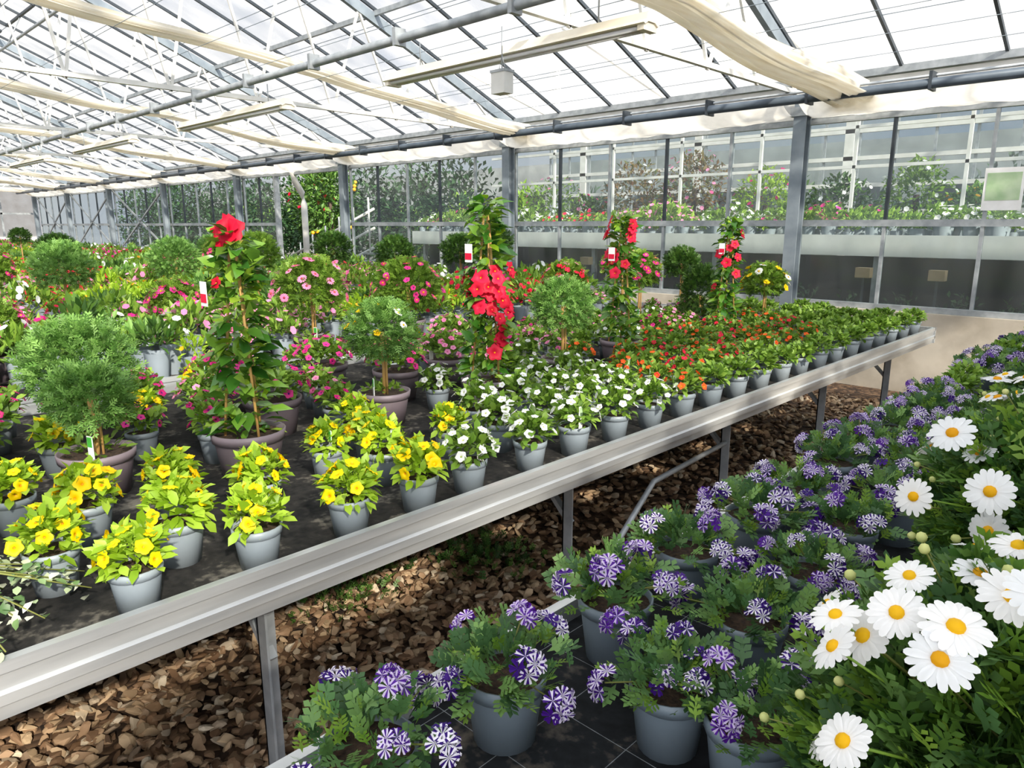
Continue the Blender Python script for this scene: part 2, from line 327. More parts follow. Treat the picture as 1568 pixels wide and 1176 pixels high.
# ------------------------------------------------------------ floor + gravel
mb=MB(); mb.add([(-45,-12,0),(14,-12,0),(14,40,0),(-45,40,0)],[(0,1,2,3)],'earth'); mb.obj('floor')
def stone_t():
    import bmesh
    bm=bmesh.new(); bmesh.ops.create_icosphere(bm,subdivisions=2,radius=.5); V=np.array([v.co[:] for v in bm.verts]); F=[tuple(v.index for v in f.verts) for f in bm.faces]; bm.free()
    d=nrm(rng.normal(size=(9,3)))
    for q in d:
        k=V@q; lim=rng.uniform(.2,.38); V=V-np.outer(np.maximum(k-lim,0),q)
    m=MB(); m.add(V*np.array([1.1,.8,.42]),F,'stone',smooth=False); return m.tpl()
ST=[stone_t() for _ in range(8)]
mb=MB()
def scat(n,x0,x1,y0,y1,s0,s1):
    for T in ST:
        k=n//8; P=np.stack([rng.uniform(x0,x1,k),rng.uniform(y0,y1,k),rng.uniform(.002,.022,k)],1); z=np.array([0,0,1.])+rng.normal(size=(k,3))*.4
        mb.inst(T,fr_z(z)*rng.uniform(s0,s1,k)[:,None,None],P,rng.uniform(0,1,k))
scat(9600,-3.6,-.9,-.1,2.4,.03,.068); scat(6000,-3.2,-.5,2.4,6.6,.035,.07)
mb.obj('gravel')
mb=MB()
for (x,y) in [(-2.6,1.7),(-2.2,2.1),(-2.9,2.2),(-2.4,1.45)]:
    leaves(mb,F_deep,200,(x,y,.0),(.28,.25,.06),.05,0,.1,.6)
mb.obj('weed_patch')
# ------------------------------------------------------------ benches
def bench(x0,x1,y0,y1,cloth,zt=.78,detail=True):
    mb=MB(); mb.box((x0+.02,y0+.02,.725),(x1-.02,y1-.02,.74),cloth)
    prof=[(0,0,),(.0,-.022),(-.008,-.026),(-.008,-.055),(0,-.06),(0,-.08),(-.012,-.086),(-.012,-.112)]
    for xs,sg in ((x1,1),(x0,-1)):
        pr=[(xs-sg*.02,zt-.04),(xs-sg*.02,zt),(xs,zt)]+[(xs+sg*a,zt+b) for a,b in prof[1:]]+[(xs-sg*.035,zt-.112)]
        V=[(x,y,z) for y in (y0,y1) for x,z in pr]; n=len(pr)
        mb.add(V,[(i,i+1,n+i+1,n+i) if sg<0 else (i,n+i,n+i+1,i+1) for i in range(n-1)],'alu')
    for ys,sg in ((y0,-1),(y1,1)):
        mb.box((x0,ys-.012,zt-.112),(x1,ys+.012,zt),'alu')
    xs=[x1-.16,x0+.16]
    ys=np.arange(y1-.45,y0,-1.16)
    for y in ys:
        for x in xs:
            mb.box((x-.022,y-.022,0),(x+.022,y-.016,.67),'galv'); mb.box((x-.022,y-.022,0),(x-.016,y+.022,.67),'galv')
            mb.beam((x,y,.45),(x+( -.2 if x==xs[0] else .2),y,.65),.025,.018,'galv')
        mb.beam((xs[0],y,.64),(xs[1],y,.64),.04,.05,'galv')
    for x in xs: mb.beam((x,y0+.1,.69),(x,y1-.1,.69),.04,.05,'galv')
    return mb.obj('plant_bench')
bench(-3.42,-1.37,-2.0,5.82,'cloth_black')
bench(-.825,1.3,.2,5.82,'cloth_grid')
bx=[]
for i in range(11):
    x1=-3.56-2.19*i; bx.append((x1-2.05,x1)); bench(x1-2.05,x1,-2.2,5.82,'cloth_black')
mb=MB(); mb.tube([(-1.53,3.05,.5),(-1.45,2.3,.52),(-1.34,1.9,.42),(-1.22,1.45,.36),(-1.1,1.05,.32),(-1.05,.7,.30),(-1.2,.45,.3),(-1.6,.2,.3)],.011,'galv',8); mb.obj('water_hose')
# ------------------------------------------------------------ big pots : mandevilla, standards
big=[]
def mandevilla(h,nfl,seed,flow):
    mb=MB(); pot(mb,.108,.082,.145,'pot_mauve',28)
    for a in (0,2.1,4.2):
        mb.tube([(.07*math.cos(a),.07*math.sin(a),.1),(.012*math.cos(a),.012*math.sin(a),h*.93)],.0045,'wood',6)
    n=int(360*h)
    for T,sz,k in ((L_gloss,.075,n),(L_lime,.055,n//3)):
        zz=rng.uniform(.13,h,k)**1.0; a=rng.uniform(0,6.28,k); rr=(.085*(1-.55*(zz/h)))*rng.uniform(.25,1,k)
        d=np.stack([np.cos(a),np.sin(a),np.zeros(k)],1); P=d*rr[:,None]; P[:,2]=zz
        y=d+np.stack([np.zeros(k)]*2+[rng.uniform(-.4,.7,k)],1)+rng.normal(size=(k,3))*.3; z=np.array([0,0,1.])+d*.5+rng.normal(size=(k,3))*.3
        mb.inst(T,frames(y,z)*(sz*rng.uniform(.6,1.15,k))[:,None,None],P,rng.uniform(0,1,k))
    for a,z,r,s in flow:
        d=np.array([[math.cos(a),math.sin(a),.35]]); P=np.array([[math.cos(a)*r,math.sin(a)*r,z]])
        mb.inst(MAND,fr_z(d)*s,P,np.array([rng.uniform()])); mb.tube([(0,0,z-.04),P[0]-d[0]*s*.3],.003,'stem',5)
    mb.box((-.02,-.1,h*.72),(.02,-.098,h*.72+.07),'tag_white'); mb.box((-.018,-.1015,h*.72+.01),(.018,-.0965,h*.72+.035),'red')
    return mb.mesh('mandevilla')
def fl(n,zl,zh,a0=-2.6,a1=.6): return [(rng.uniform(a0,a1),rng.uniform(zl,zh),rng.uniform(.07,.11),rng.uniform(.055,.08)) for _ in range(n)]
m1=mandevilla(.74,1,1,[(-1.2,.745,.03,.105),(-.6,.75,.03,.09),(-1.2,.60,.08,.04)])
m2=mandevilla(.86,1,2,fl(17,.42,.62,-1.2,.6)+fl(6,.2,.45,-.6,.4)+fl(3,.5,.6,-2.6,-2))
m3=mandevilla(.80,1,3,fl(12,.45,.78,-2.6,-.2)); m4=mandevilla(.80,1,4,fl(8,.3,.72,-2.4,.3))
for me,x,y in ((m1,-2.07,.97),(m2,-2.09,2.02),(m3,-2.30,3.24),(m4,-2.32,4.47)):
    place(me,'potted_red_mandevilla',x,y,.74,rot=0); big.append((x,y,.17))
def std_mesh(kind,zc,r,potr=.1,cone=False):
    mb=MB(); pot(mb,potr,potr*.77,.13,'pot_mauve',24); r=r*.9
    mb.tube([(0,0,.1),(.004,.003,zc*.6),(0,0,zc)],.008,'wood',7); mb.tube([(.015,.01,.1),(.015,.01,zc*.95)],.004,'wood',6)
    nl=int(1400*max(.6,(r/.14))**1.5); c=(0,0,zc); rad=(r,r,r*(1.35 if cone else .82))
    ft={'green':F_fern,'deep':F_deep,'fern':F_mid,'pale':F_fern}.get(kind,F_mid)
    leaves(mb,ft,nl,c,rad,.042,-.8,.4,.25,.45)
    leaves(mb,L_mid,50,(0,0,.13),(potr*.8,potr*.8,.03),.03,.0,.1,.4)
    if kind=='pink': blooms(mb,DAISY_P,30,c,rad,.055,-.4,.5,1.12)
    if kind=='mag': blooms(mb,DAISY_M+[PET['magenta']],46,c,rad,.05,-.4,.5,1.12)
    if kind=='red': blooms(mb,[PET['red'],MAND,DAISY_P[0]],44,c,rad,.052,-.4,.5,1.12)
    if kind=='yelw': blooms(mb,[PET['yellow'],DAISY_W[0]],22,c,rad,.06,-.4,.5,1.12)
    if kind=='pale': blooms(mb,[DAISY_W[1],PET['yellow']],16,c,rad,.034,.0,.5,1.12)
    if rng.uniform()<.75: tag(mb,potr*.5,-potr*.5,.12)
    return mb.mesh('standard_'+kind)
# x, y, centre height, crown radius, kind (surveyed)
TREES=[(-2.23,.59,1.02,.114,'green'),(-2.65,.68,1.05,.19,'green'),(-5.29,1.34,1.24,.20,'green'),(-6.67,2.58,1.20,.245,'green'),(-5.27,2.64,1.29,.189,'fern'),
(-3.72,2.18,1.16,.213,'pink'),(-3.93,3.04,1.09,.249,'mag'),(-2.26,1.62,1.10,.146,'pale'),(-2.23,2.66,1.12,.164,'green'),(-4.42,1.69,1.06,.156,'mag'),
(-3.28,3.94,1.12,.165,'red'),(-3.25,4.58,1.20,.165,'mag'),(-2.87,4.25,1.19,.158,'mag'),(-2.62,4.66,1.01,.17,'deep'),(-2.34,5.08,1.10,.162,'yelw'),
(-5.16,4.63,1.26,.198,'deep'),(-5.84,4.38,1.23,.207,'deep'),(-6.44,4.06,1.27,.212,'deep'),(-4.65,4.54,1.35,.22,'deep'),(-12.77,2.74,1.34,.145,'deep'),(-3.11,5.2,1.2,.15,'deep'),
(-9.2,2.3,1.22,.24,'deep'),(-8.0,3.6,1.2,.2,'mag'),(-7.3,1.3,1.15,.2,'mag'),(-4.3,.75,1.0,.16,'mag'),(-9.8,4.3,1.2,.22,'green')]
TN=dict(green='argyranthemum_standard_tree',fern='argyranthemum_standard_tree',deep='argyranthemum_standard_tree',pink='pink_daisy_standard_tree',mag='magenta_flower_standard_tree',pale='argyranthemum_standard_tree',red='red_flower_standard_tree',yelw='yellow_flower_standard_tree')
for x,y,z,r,kd in TREES:
    me=std_mesh(kd,z-.74,r,.1 if r<.2 else .12,(x,y)==(-2.62,4.66)); place(me,TN[kd],x,y,.74,rot=rng.uniform(-.5,.5)); big.append((x,y,.16))
for x,y,k in ((-2.45,1.25,'magenta'),(-2.62,2.25,'pink'),(-2.85,1.25,'magenta'),(-3.1,2.7,'pink'),(-2.9,1.75,'magenta'),(-2.55,1.9,'magenta')):
    mb=MB(); pot(mb,.105,.08,.135,'pot_mauve',24); c=(0,0,.165); leaves(mb,L_mid,300,c,(.12,.12,.08),.038,-.2,.2,.4); blooms(mb,PET[k],30,c,(.13,.13,.10),.034,.0); tag(mb,.05,-.05,.12,.09,.024)
    place(mb.mesh('bush'),'potted_%s_petunia_bush'%k,x,y,.74); big.append((x,y,.17))
# tall shrubs out of view, added to keep sun off the gravel
for me in [std_mesh('deep',.80,.40,.12)]:
    for y in np.arange(1.15,5.6,.62): place(me,'potted_shrub',.5+rng.uniform(-.05,.05),y,.74)
# ------------------------------------------------------------ bench 1 : rows of small pots
def clear(x,y,r=.065): return all((x-a)**2+(y-b)**2>(q+r*.4)**2 for a,b,q in big)
for y in (.43,.69,.935,1.155): put('yellow',-1.47,y)
for x,y in ((-1.675,.335),(-1.62,.575),(-1.89,.465),(-2.09,.35),(-1.90,.67),(-1.745,.84),(-1.71,1.215),(-1.87,1.12),(-1.76,1.52)):
    if clear(x,y,.0) : put('yellow',x,y)
for y in (1.345,1.61,1.83,2.06,2.29): put('white',-1.475,y)
for y in (2.52,2.75,2.98,3.22,3.45,3.68,3.92,4.16,4.4,4.64,4.88,5.12,5.37,5.62): put('green' if y>3.3 or rng.uniform()<.6 else 'orange',-1.475,y)
for k in range(1,9):
    x0=-1.485-.2*k
    for j in range(-2,30):
        y=.43+.235*j-.045*k+(.116 if k%2 else 0); x=x0+rng.uniform(-.015,.015); y+=rng.uniform(-.015,.015)
        if y>5.68 or y<-.2 or not clear(x,y): continue
        if any((x-a)**2+(y-b)**2<.165**2 for a,b in placed): continue
        q=y-.5*(-1.485-x)
        if q<1.17 and k<4: kd='yellow'
        elif q<1.1: kd=['magenta','yellow','magenta','magenta','pink'][rng.integers(0,5)]
        elif q<2.3: kd='white' if k<5 else ['pink','magenta','white'][rng.integers(0,3)]
        elif q>4.4: kd='green'
        elif k<5: kd=['orange','orange','red','orange','green'][rng.integers(0,5)]
        else: kd=['magenta','pink','green','white'][rng.integers(0,4)]
        if kd=='white' and rng.uniform()<.12: kd='yellow' if y<1.8 else 'green'
        put(kd,x,y)
# ------------------------------------------------------------ right bench : verbena rows
for k in range(5):
    for j in range(-2,21):
        x=-.685+.20*k; y=.70+.262*j+.115*k
        if y>5.6 or y<.35: continue
        if k>=2 and y<2.15: continue
        if k>=1 and y<.6: continue
        if rng.uniform()<.08 and y>1.5: continue
        x+=rng.uniform(-.02,.02); y+=rng.uniform(-.02,.02)
        if y>4.1 and x>-.45: continue
        if x>-.02: continue
        put('verbena' if y<2.9 or rng.uniform()<.3 else 'green',x,y)
put('verbena',-.36,.84)
mb=MB()
for x,y in [(-.25,4.35),(-.0,4.75),(-.3,4.95),(-.0,5.3),(-.35,5.45)]:
    leaves(mb,L_deep,260,(x,y,.95),(.2,.2,.17),.05,-.3,.2)
    blooms(mb,D6['bloom_violet'],50,(x,y,.95),(.22,.22,.2),.055,.0)
    sub=MB(); pot(sub,.1,.08,.14,'pot_mauve',18); mb.inst(sub.tpl(),np.eye(3)[None],np.array([[x,y,.74]]))
mb.obj('violet_petunia_bush')
# ------------------------------------------------------------ marguerite daisy bushes
def marguerite(x,y,zc,rad,pts,extra,esz=.055):
    mb=MB(); sub=MB(); pot(sub,.12,.09,.15,'pot_slate',26); mb.inst(sub.tpl(),np.eye(3)[None],np.array([[0,0,0.]]))
    c=np.array([0,0,zc-.74]); leaves(mb,F_mid,900,c,rad,.046,-.7,.6,.4,.45); leaves(mb,F_verb,1500,c,rad,.044,-.85,.5,.3,.45); leaves(mb,F_deep,3000,c,rad,.048,-.9,.25,.3,.45)
    for k in range(14):
        a=rng.uniform(0,6.28); mb.tube([(0,0,.12),(.3*rad[0]*math.cos(a),.3*rad[0]*math.sin(a),c[2]*.7),c+np.array([rad[0]*.7*math.cos(a),rad[1]*.7*math.sin(a),rad[2]*.3])],.004,'stem',5)
    for P,s in pts:
        p=np.array(P)-np.array([x,y,.74]); d=nrm(p-c); f=nrm(d*.8+np.array([.15,-.35,.45])+rng.normal(size=3)*.2)
        mb.inst(DAISY_W[rng.integers(0,3)],fr_z(f[None])*s,p[None],np.array([rng.uniform()])); mb.tube([c+(p-c)*.6,p-f*.004],.0013,'leaf_mid',5)
    blooms(mb,DAISY_W,extra,c,rad,esz,-.2,.4,1.12,.3,.0015)
    blooms(mb,BUD,40,c,rad,.012,-.2,.4,1.14,.3,.001)
    return mb.obj('marguerite_daisy_bush',(x,y,.74))
fA=[((-.188,.596,1.143),.048),((-.202,.638,1.150),.048),((-.151,.632,1.175),.050),((-.105,.620,1.186),.056),((-.107,.590,1.170),.052),((-.080,.686,1.196),.054),((-.156,.543,1.097),.05),((-.167,.728,1.168),.046),((-.114,.751,1.181),.05),((-.097,.823,1.190),.055),((-.06,.66,1.215),.05)]
fB=[((-.231,1.139,1.212),.064),((-.161,1.040,1.170),.06),((-.246,1.04,1.140),.054),((-.213,1.323,1.235),.05),((-.252,1.354,1.188),.05),((-.190,1.345,1.242),.055),((-.16,1.36,1.25),.05),((-.19,1.40,1.26),.05),((-.23,1.40,1.25),.05)]
marguerite(-.03,.78,.965,(.225,.225,.215),fA,16)
marguerite(-.07,1.30,1.06,(.215,.215,.185),fB,14)
marguerite(-.08,1.85,1.08,(.22,.22,.17),[],40,.05)
# variegated ivy
mb=MB(); sub=MB(); pot(sub); mb.inst(sub.tpl(),np.eye(3)[None],np.array([[0,0,0.]]))
Lv=T_leaf('leaf_varieg',.75)
for k in range(20):
    a=rng.uniform(-.2,2.8); L=rng.uniform(.12,.26); pts=[(0,0,.11),(L*.4*math.cos(a),L*.4*math.sin(a),.12),(L*math.cos(a),L*math.sin(a),.05)]; mb.tube(pts,.0015,'stem',4)
    for t in np.linspace(.2,1,12):
        p=np.array(pts[1])*(1-t)+np.array(pts[2])*t+rng.normal(size=3)*.008; y=rng.normal(size=(1,3))
        mb.inst(Lv,frames(y,np.array([[0,0,1.]]))*rng.uniform(.016,.025),p[None],rng.uniform(0,1,1))
mb.obj('variegated_ivy',(-1.58,.13,.74))
# ------------------------------------------------------------ mass plantings on the other benches
def lowplant(kind,n=46,nf=9,fs=.038,leafmat='leaf_mid'):
    mb=MB(); mb.lathe([(.04,0),(.054,.098)],'pot_grey',8); leaves(mb,T_dia(leafmat,.5),n,(0,0,.13),(.08,.08,.06),.048,-.3,.3,.4)
    if kind: blooms(mb,D6[kind],nf,(0,0,.13),(.09,.09,.085),fs,.05,.5,1.08)
    return mb.tpl()
LP={k:[lowplant(k,60,10) for _ in range(3)] for k in ('yellow','white','magenta','pink','red','orange')}
LP['green']=[lowplant(None,80,0,0,'leaf_mid') for _ in range(2)]+[lowplant(None,80,0,0,'leaf_fern')]+[lowplant(None,80,0,0,'leaf_deep')]; LP['lime']=[lowplant('orange_y',60,2,.03,'leaf_lime')]
zones=[['magenta','green','pink','green','green','magenta','green'],['green','magenta','green','pink','lime','red','green'],['green','magenta','red','lime','green','pink','white'],['green','pink','green','red','green','green','green']]
mixk=['magenta','pink','white','red','green','lime']
for bi,(x0,x1) in enumerate(bx):
    mb=MB(); sp=.165 if bi<3 else .19; grp={}
    for x in np.arange(x0+.12,x1-.06,sp):
        for y in np.arange(-1.2 if bi<5 else -1.9,5.7,sp):
            xx=x+rng.uniform(-.03,.03); yy=y+rng.uniform(-.03,.03)
            if bi<4 and not clear(xx,yy,.03): continue
            if bi<2 and math.sin(xx*3.1+1)*math.cos(yy*2.3+bi)>.6: continue
            if bi<3 and x>x1-.3 and rng.uniform()<.5: continue
            zi=zones[(bi+(1 if (x-x0)>1.0 else 0))%4]; kd=zi[int((yy+2)/1.15)%7]
            if rng.uniform()<.25: kd=mixk[rng.integers(0,6)]
            if rng.uniform()<.06: continue
            grp.setdefault((kd,int(rng.integers(0,len(LP[kd])))),[]).append((xx,yy,.74))
    for (kd,v),ps in grp.items():
        P=np.array(ps); a=rng.uniform(0,6.28,len(P)); s=rng.uniform(.85,1.3,len(P)); R=np.zeros((len(P),3,3)); R[:,0,0]=np.cos(a)*s;R[:,0,1]=-np.sin(a)*s;R[:,1,0]=np.sin(a)*s;R[:,1,1]=np.cos(a)*s;R[:,2,2]=s*rng.uniform(.85,1.5,len(P))
        T=LP[kd][v]; mb.inst(T,R,P,keep=True)
    mb.obj('potted_flower_mass')
# ------------------------------------------------------------ wall, posts, windows
D=7.2; postx=[-3.0+3.885*i for i in range(-7,3)]; ZS,ZM,ZT,ZE=.76,1.52,2.46,2.84
XL,XR=-30.5,6
mb=MB(); door=(-13.3,-10.95)
for a,b in ((XL,door[0]),(door[1],6)): mb.box((a,D-.08,0),(b,D+.1,ZS-.026),'concrete')
mb.obj('wall_back')
for x in postx:
    mb=MB(); mb.box((x-.06,D-.20,0),(x+.06,D-.188,ZE-.1),'steel_blue'); mb.box((x-.06,D-.096,0),(x+.06,D-.084,ZE-.1),'steel_blue'); mb.box((x-.008,D-.19,0),(x+.008,D-.09,ZE-.1),'steel_blue')
    mb.box((x-.09,D-.22,ZT+.04),(x+.09,D-.084,ZT+.12),'galv'); mb.obj('steel_post')
for i in range(len(postx)-1):
    a,b=postx[i]+.01,postx[i+1]-.01; mb=MB(); isdoor=abs(postx[i]+14.655)<.1
    def seg(a,b):
        n=max(1,int(round((b-a)/.76))); w=(b-a)/n
        for z,h in ((ZS,.05),(ZM,.06),(ZT,.05)): mb.box((a,D-.03,z-h/2),(b,D+.03,z+h/2),'galv')
        for j in range(n+1):
            x=a+w*j; mb.box((x-.014,D-.02,ZS),(x+.014,D+.02,ZM),'galv'); mb.box((x-.013,D-.02,ZM),(x+.013,D+.02,ZT),'steel_dark' if j%2 else 'galv')
        mb.add([(a,D,ZM),(b,D,ZM),(b,D,ZT),(a,D,ZT)],[(0,1,2,3)],'wall_glass'); mb.add([(a,D,ZS),(b,D,ZS),(b,D,ZM),(a,D,ZM)],[(0,1,2,3)],'whitewash')
    if isdoor:
        seg(a,door[0]-.03)
        mb.box((door[0]-.04,D-.05,0),(door[0]+.02,D+.05,ZT),'galv'); mb.box((door[0],D-.04,ZT-.04),(b,D+.04,ZT+.02),'galv')
    else: seg(a,b)
    if i<3: mb.beam((a,D-.06,ZS),(b,D-.06,ZT),.03,.04,'galv'); mb.beam((b,D-.06,ZS),(a,D-.06,ZT),.03,.04,'galv')
    mb.obj('window_%d'%(i+1))
mb=MB(); mb.box((XL,D-.02,ZT+.03),(6,D+.02,ZE-.05),'white_paint'); mb.beam((XL,D-.0,ZE-.01),(6,D-.0,ZE-.01),.12,.06,'galv'); mb.obj('trim_1')
mb=MB(); X=XL; mb.box((X-.1,-6,0),(X,D,1.1),'white_paint'); 
for y in np.arange(-6,7.3,1.1): mb.box((X-.05,y-.03,1.1),(X-.01,y+.03,5.6-.416*abs(y-.6)),'galv')
for z in (1.9,2.84): mb.box((X-.04,-6,z-.03),(X-.01,D,z+.03),'galv')
mb.add([(X-.05,-6,1.1),(X-.05,D,1.1),(X-.05,D,2.84),(X-.05,.6,5.58),(X-.05,-6,2.84)],[(0,1,2,3,4)],'film'); mb.obj('wall_left')
# ------------------------------------------------------------ roof
YR=.6; sl=math.tan(math.radians(22.6)); ZR=ZE+sl*(D-YR)
mb=MB(); mb.add([(XL,D,ZE+.03),(XR,D,ZE+.03),(XR,YR,ZR+.03),(XL,YR,ZR+.03)],[(0,1,2,3)],'roof_glass')
mb.add([(XL,2*YR-D,ZE+.03),(XR,2*YR-D,ZE+.03),(XR,YR,ZR+.03),(XL,YR,ZR+.03)],[(3,2,1,0)],'roof_glass'); mb.obj('ceiling')
mb=MB()
for x in np.arange(-30.18,6,.777):
    for sg in (1,-1): mb.beam((x,YR,ZR),(x,YR+sg*(D-YR),ZE),.024,.032,'steel_dark')
mb.obj('roof_glazing_bars')
mb=MB()
for k in range(1,10):
    y=D-(D-YR)*k/10
    for sg in (1,-1):
        yy=y if sg>0 else 2*YR-y; z=ZE+sl*(D-y)+.025
        mb.beam((XL,yy,z),(XR,yy,z),.006,.006,'steel_blue')
for y in (5.0,2.8): mb.beam((XL,y,ZE+sl*(D-y)-.04),(XR,y,ZE+sl*(D-y)-.04),.035,.05,'galv')
mb.beam((XL,YR,ZR),(XR,YR,ZR),.1,.14,'galv'); mb.obj('roof_purlins')
mb=MB()
for x in np.arange(-29.4,5,3.885/2):
    ya,yb=3.2,1.2; za,zb=ZE+sl*(D-ya)-.02,ZE+sl*(D-yb)-.02
    for q in (0,1.55): mb.beam((x+q,ya,za),(x+q,yb,zb),.03,.03,'steel_dark')
    mb.beam((x,ya,za),(x+1.55,ya,za),.035,.03,'steel_dark'); mb.beam((x,yb,zb),(x+1.55,yb,zb),.035,.03,'steel_dark')
    mb.tube([(x+.78,ya,za-.02),(x+.78,ya-.2,za-.42)],.010,'galv',6)
mb.tube([(XL+.2,3.0,ZE+sl*(D-3.2)-.45),(XR,3.0,ZE+sl*(D-3.2)-.45)],.018,'galv',8)
mb.obj('roof_vent_sashes')
ZC=2.66
for x in postx:
    mb=MB(); mb.beam((x,D-.1,ZE-.05),(x,YR,ZR-.1),.05,.10,'steel_blue'); mb.beam((x,2*YR-D,ZE-.05),(x,YR,ZR-.1),.05,.10,'steel_blue')
    mb.beam((x,D-.1,ZC+.03),(x,2*YR-D,ZC+.03),.04,.04,'white_paint')
    n=8
    for k in range(n):
        y0=D-.3-(D-YR)*k/n; y1=y0-(D-YR)/n*.55; zt=ZE+sl*(D-y1)-.12
        mb.beam((x,y0,ZC),(x,y1,zt),.022,.022,'white_paint'); y2=D-.3-(D-YR)*(k+1)/n; mb.beam((x,y1,zt),(x,y2,ZC),.022,.022,'white_paint')
    mb.obj('roof_truss')
mb=MB(); mb.tube([(XL+.1,6.62,2.59),(XR,6.62,2.59)],.040,'pipe_paint',12); mb.tube([(XL+.1,6.70,2.66),(XR,6.70,2.66)],.012,'galv',8)
for x in np.arange(-28,6,.97): mb.box((x-.012,6.58,2.54),(x+.012,6.72,2.68),'steel_dark')
mb.obj('curtain_drive_pipe')
mb=MB(); mb.tube([(XL+.1,2.9,2.60),(XR,2.9,2.60)],.026,'galv',10)
for x in np.arange(-28,6,.97): mb.box((x-.015,2.86,2.56),(x+.015,2.94,2.66),'galv')
mb.obj('heating_pipe')
mb=MB()
for y in np.arange(1.2,6.6,.6): mb.tube([(XL+.1,y,2.735),(XR,y,2.735)],.0022,'steel_blue',4)
mb.obj('curtain_support_wires')
# ------------------------------------------------------------ folded shade curtains
def bundle(X,y0,y1,slope,R):
    mb=MB(); n=120;k=54; V=[]; ph=rng.uniform(0,6,6)
    for i in range(n):
        u=i/(n-1); y=y0+(y1-y0)*u; s=math.sin(u*math.pi*8+X)*.015
        zc=2.64+slope*(6.95-y)+s-.04*abs(math.sin(u*math.pi*3)); q=R*(1+.9*max(0,u-.75)*2+.12*math.sin(u*11+ph[0]))
        for j in range(k):
            t=2*math.pi*j/k; r=q*(1+.20*math.sin(4*t+u*2.5+ph[1])+.13*math.sin(9*t+u*6+ph[2])+.10*math.sin(15*t-u*4+ph[3])+.05*math.sin(3*t-u*23))
            V.append((X+r*1.25*math.cos(t),y,zc+r*.7*math.sin(t)-.3*q*(math.cos(t)**2)))
    F=[(i*k+j,i*k+(j+1)%k,(i+1)*k+(j+1)%k,(i+1)*k+j) for i in range(n-1) for j in range(k)]
    mb.add(V,F,'curtain',.5,True); mb.obj('folded_shade_curtain')
for i,x in enumerate(postx[:-1]):
    bundle(x+.5,-2,6.95,.05 if i==7 else .1,.095 if i>=7 else .07)
for i in range(len(postx)-1):
    a,b=postx[i]+.07,postx[i+1]-.07; mb=MB(); n=36;k=8; V=[]
    for ii in range(n):
        u=ii/(n-1)
        for j in range(k):
            v=j/(k-1); V.append((a+(b-a)*u,6.74+(D-.05-6.74)*v,2.60-.10*v-.05*math.sin(v*math.pi)*(1+.3*math.sin(u*17))-.03*math.sin(u*math.pi)*v+.008*math.sin(u*60+v*4)))
    mb.add(V,[(i2*k+j,i2*k+j+1,(i2+1)*k+j+1,(i2+1)*k+j) for i2 in range(n-1) for j in range(k-1)],'film',.5,True); mb.obj('eave_plastic_film')
for i in range(7):
    x1=-2.29-3.72*i; x0=x1-2.25; mb=MB(); y=3.42; z=2.52
    pr=[(-.035,.06),(.035,.06),(.05,.02),(.075,0),(.06,-.005),(.03,.012),(-.03,.012),(-.06,-.005),(-.075,0),(-.05,.02)]; n=len(pr)
    V=[(x,y+a,z+b) for x in (x0,x1) for a,b in pr]
    mb.add(V,[(j,(j+1)%n,n+(j+1)%n,n+j) for j in range(n)]+[tuple(range(n))[::-1],tuple(range(n,2*n))],'beige_enamel')
    for s in (-.03,.03): mb.tube([(x0+.05,y+s,z-.012),(x1-.05,y+s,z-.012)],.013,'tube_glow',10)
    for x in (x0+.03,x1-.03): mb.box((x-.02,y-.06,z-.03),(x+.02,y+.06,z+.01),'beige_enamel')
    for x in (x0+.35,x1-.35): mb.tube([(x,y,z+.06),(x,y,2.74)],.005,'galv',5)
    mb.obj('fluorescent_light_fixture')
mb=MB(); x,y=-3.27,3.30; mb.box((x-.055,y-.04,2.28),(x+.055,y+.04,2.41),'white_paint'); mb.box((x-.06,y-.045,2.40),(x+.06,y+.045,2.415),'galv'); mb.tube([(x,y,2.41),(x,y,2.66)],.004,'galv',5)
mb.tube([(x-.03,y,2.41),(x,y,2.50),(x+.03,y,2.41)],.003,'galv',5); mb.obj('hanging_climate_sensor')
mb=MB(); V=[];nx,ny=14,20  # unseen sheet added overhead so the right bench falls in shade
for i in range(nx):
    for j in range(ny): V.append((2.35+3.2*i/(nx-1),-4+8.5*j/(ny-1),2.9+.03*math.sin(i*1.3+j)))
mb.add(V,[(i*ny+j,(i+1)*ny+j,(i+1)*ny+j+1,i*ny+j+1) for i in range(nx-1) for j in range(ny-1)],'curtain',.5,True); mb.obj('spread_shade_curtain')
# ------------------------------------------------------------ neighbouring greenhouse seen through the glass
mb=MB(); mb.box((-10.4,8.2,1.18),(6,8.22,1.40),'fascia'); mb.box((-10.4,8.22,1.3),(6,10.0,1.34),'galv')
for x in np.arange(-10.2,6,1.9): mb.box((x-.03,8.3,0),(x+.03,8.36,1.3),'galv'); mb.box((x-.03,9.8,0),(x+.03,9.86,1.3),'galv')
mb.obj('outer_plant_bench')
mb=MB()
for x in np.arange(-10.3,4,.23):
    for y in (8.4,8.7,9.05,9.4,9.75):
        kd=['pink','white','magenta','green','white','red','pink'][int((x+12)/.9)%7] if rng.uniform()<.75 else 'green'
        s=rng.uniform(1.1,1.9); mb.inst(LP[kd][0],np.diag([s,s,s*rng.uniform(.7,1.2)])[None],np.array([[x,y+rng.uniform(-.05,.05),1.34]]),keep=True)
mb.obj('outer_flower_mass')
mb=MB(); mb.box((-10.4,8.6,0),(6,8.65,1.16),'dark_void'); mb.obj('outer_bench_back_panel')  # dark sheet standing in for the shade beneath the outer bench
mb=MB()
for x in (-2.62,-1.95,-6.2): mb.box((x,7.75,.98),(x+.14,7.85,1.08),'brown_card'); mb.box((x+.06,7.79,0),(x+.08,7.81,.98),'steel_dark')
mb.obj('cardboard_sign')
mb=MB()
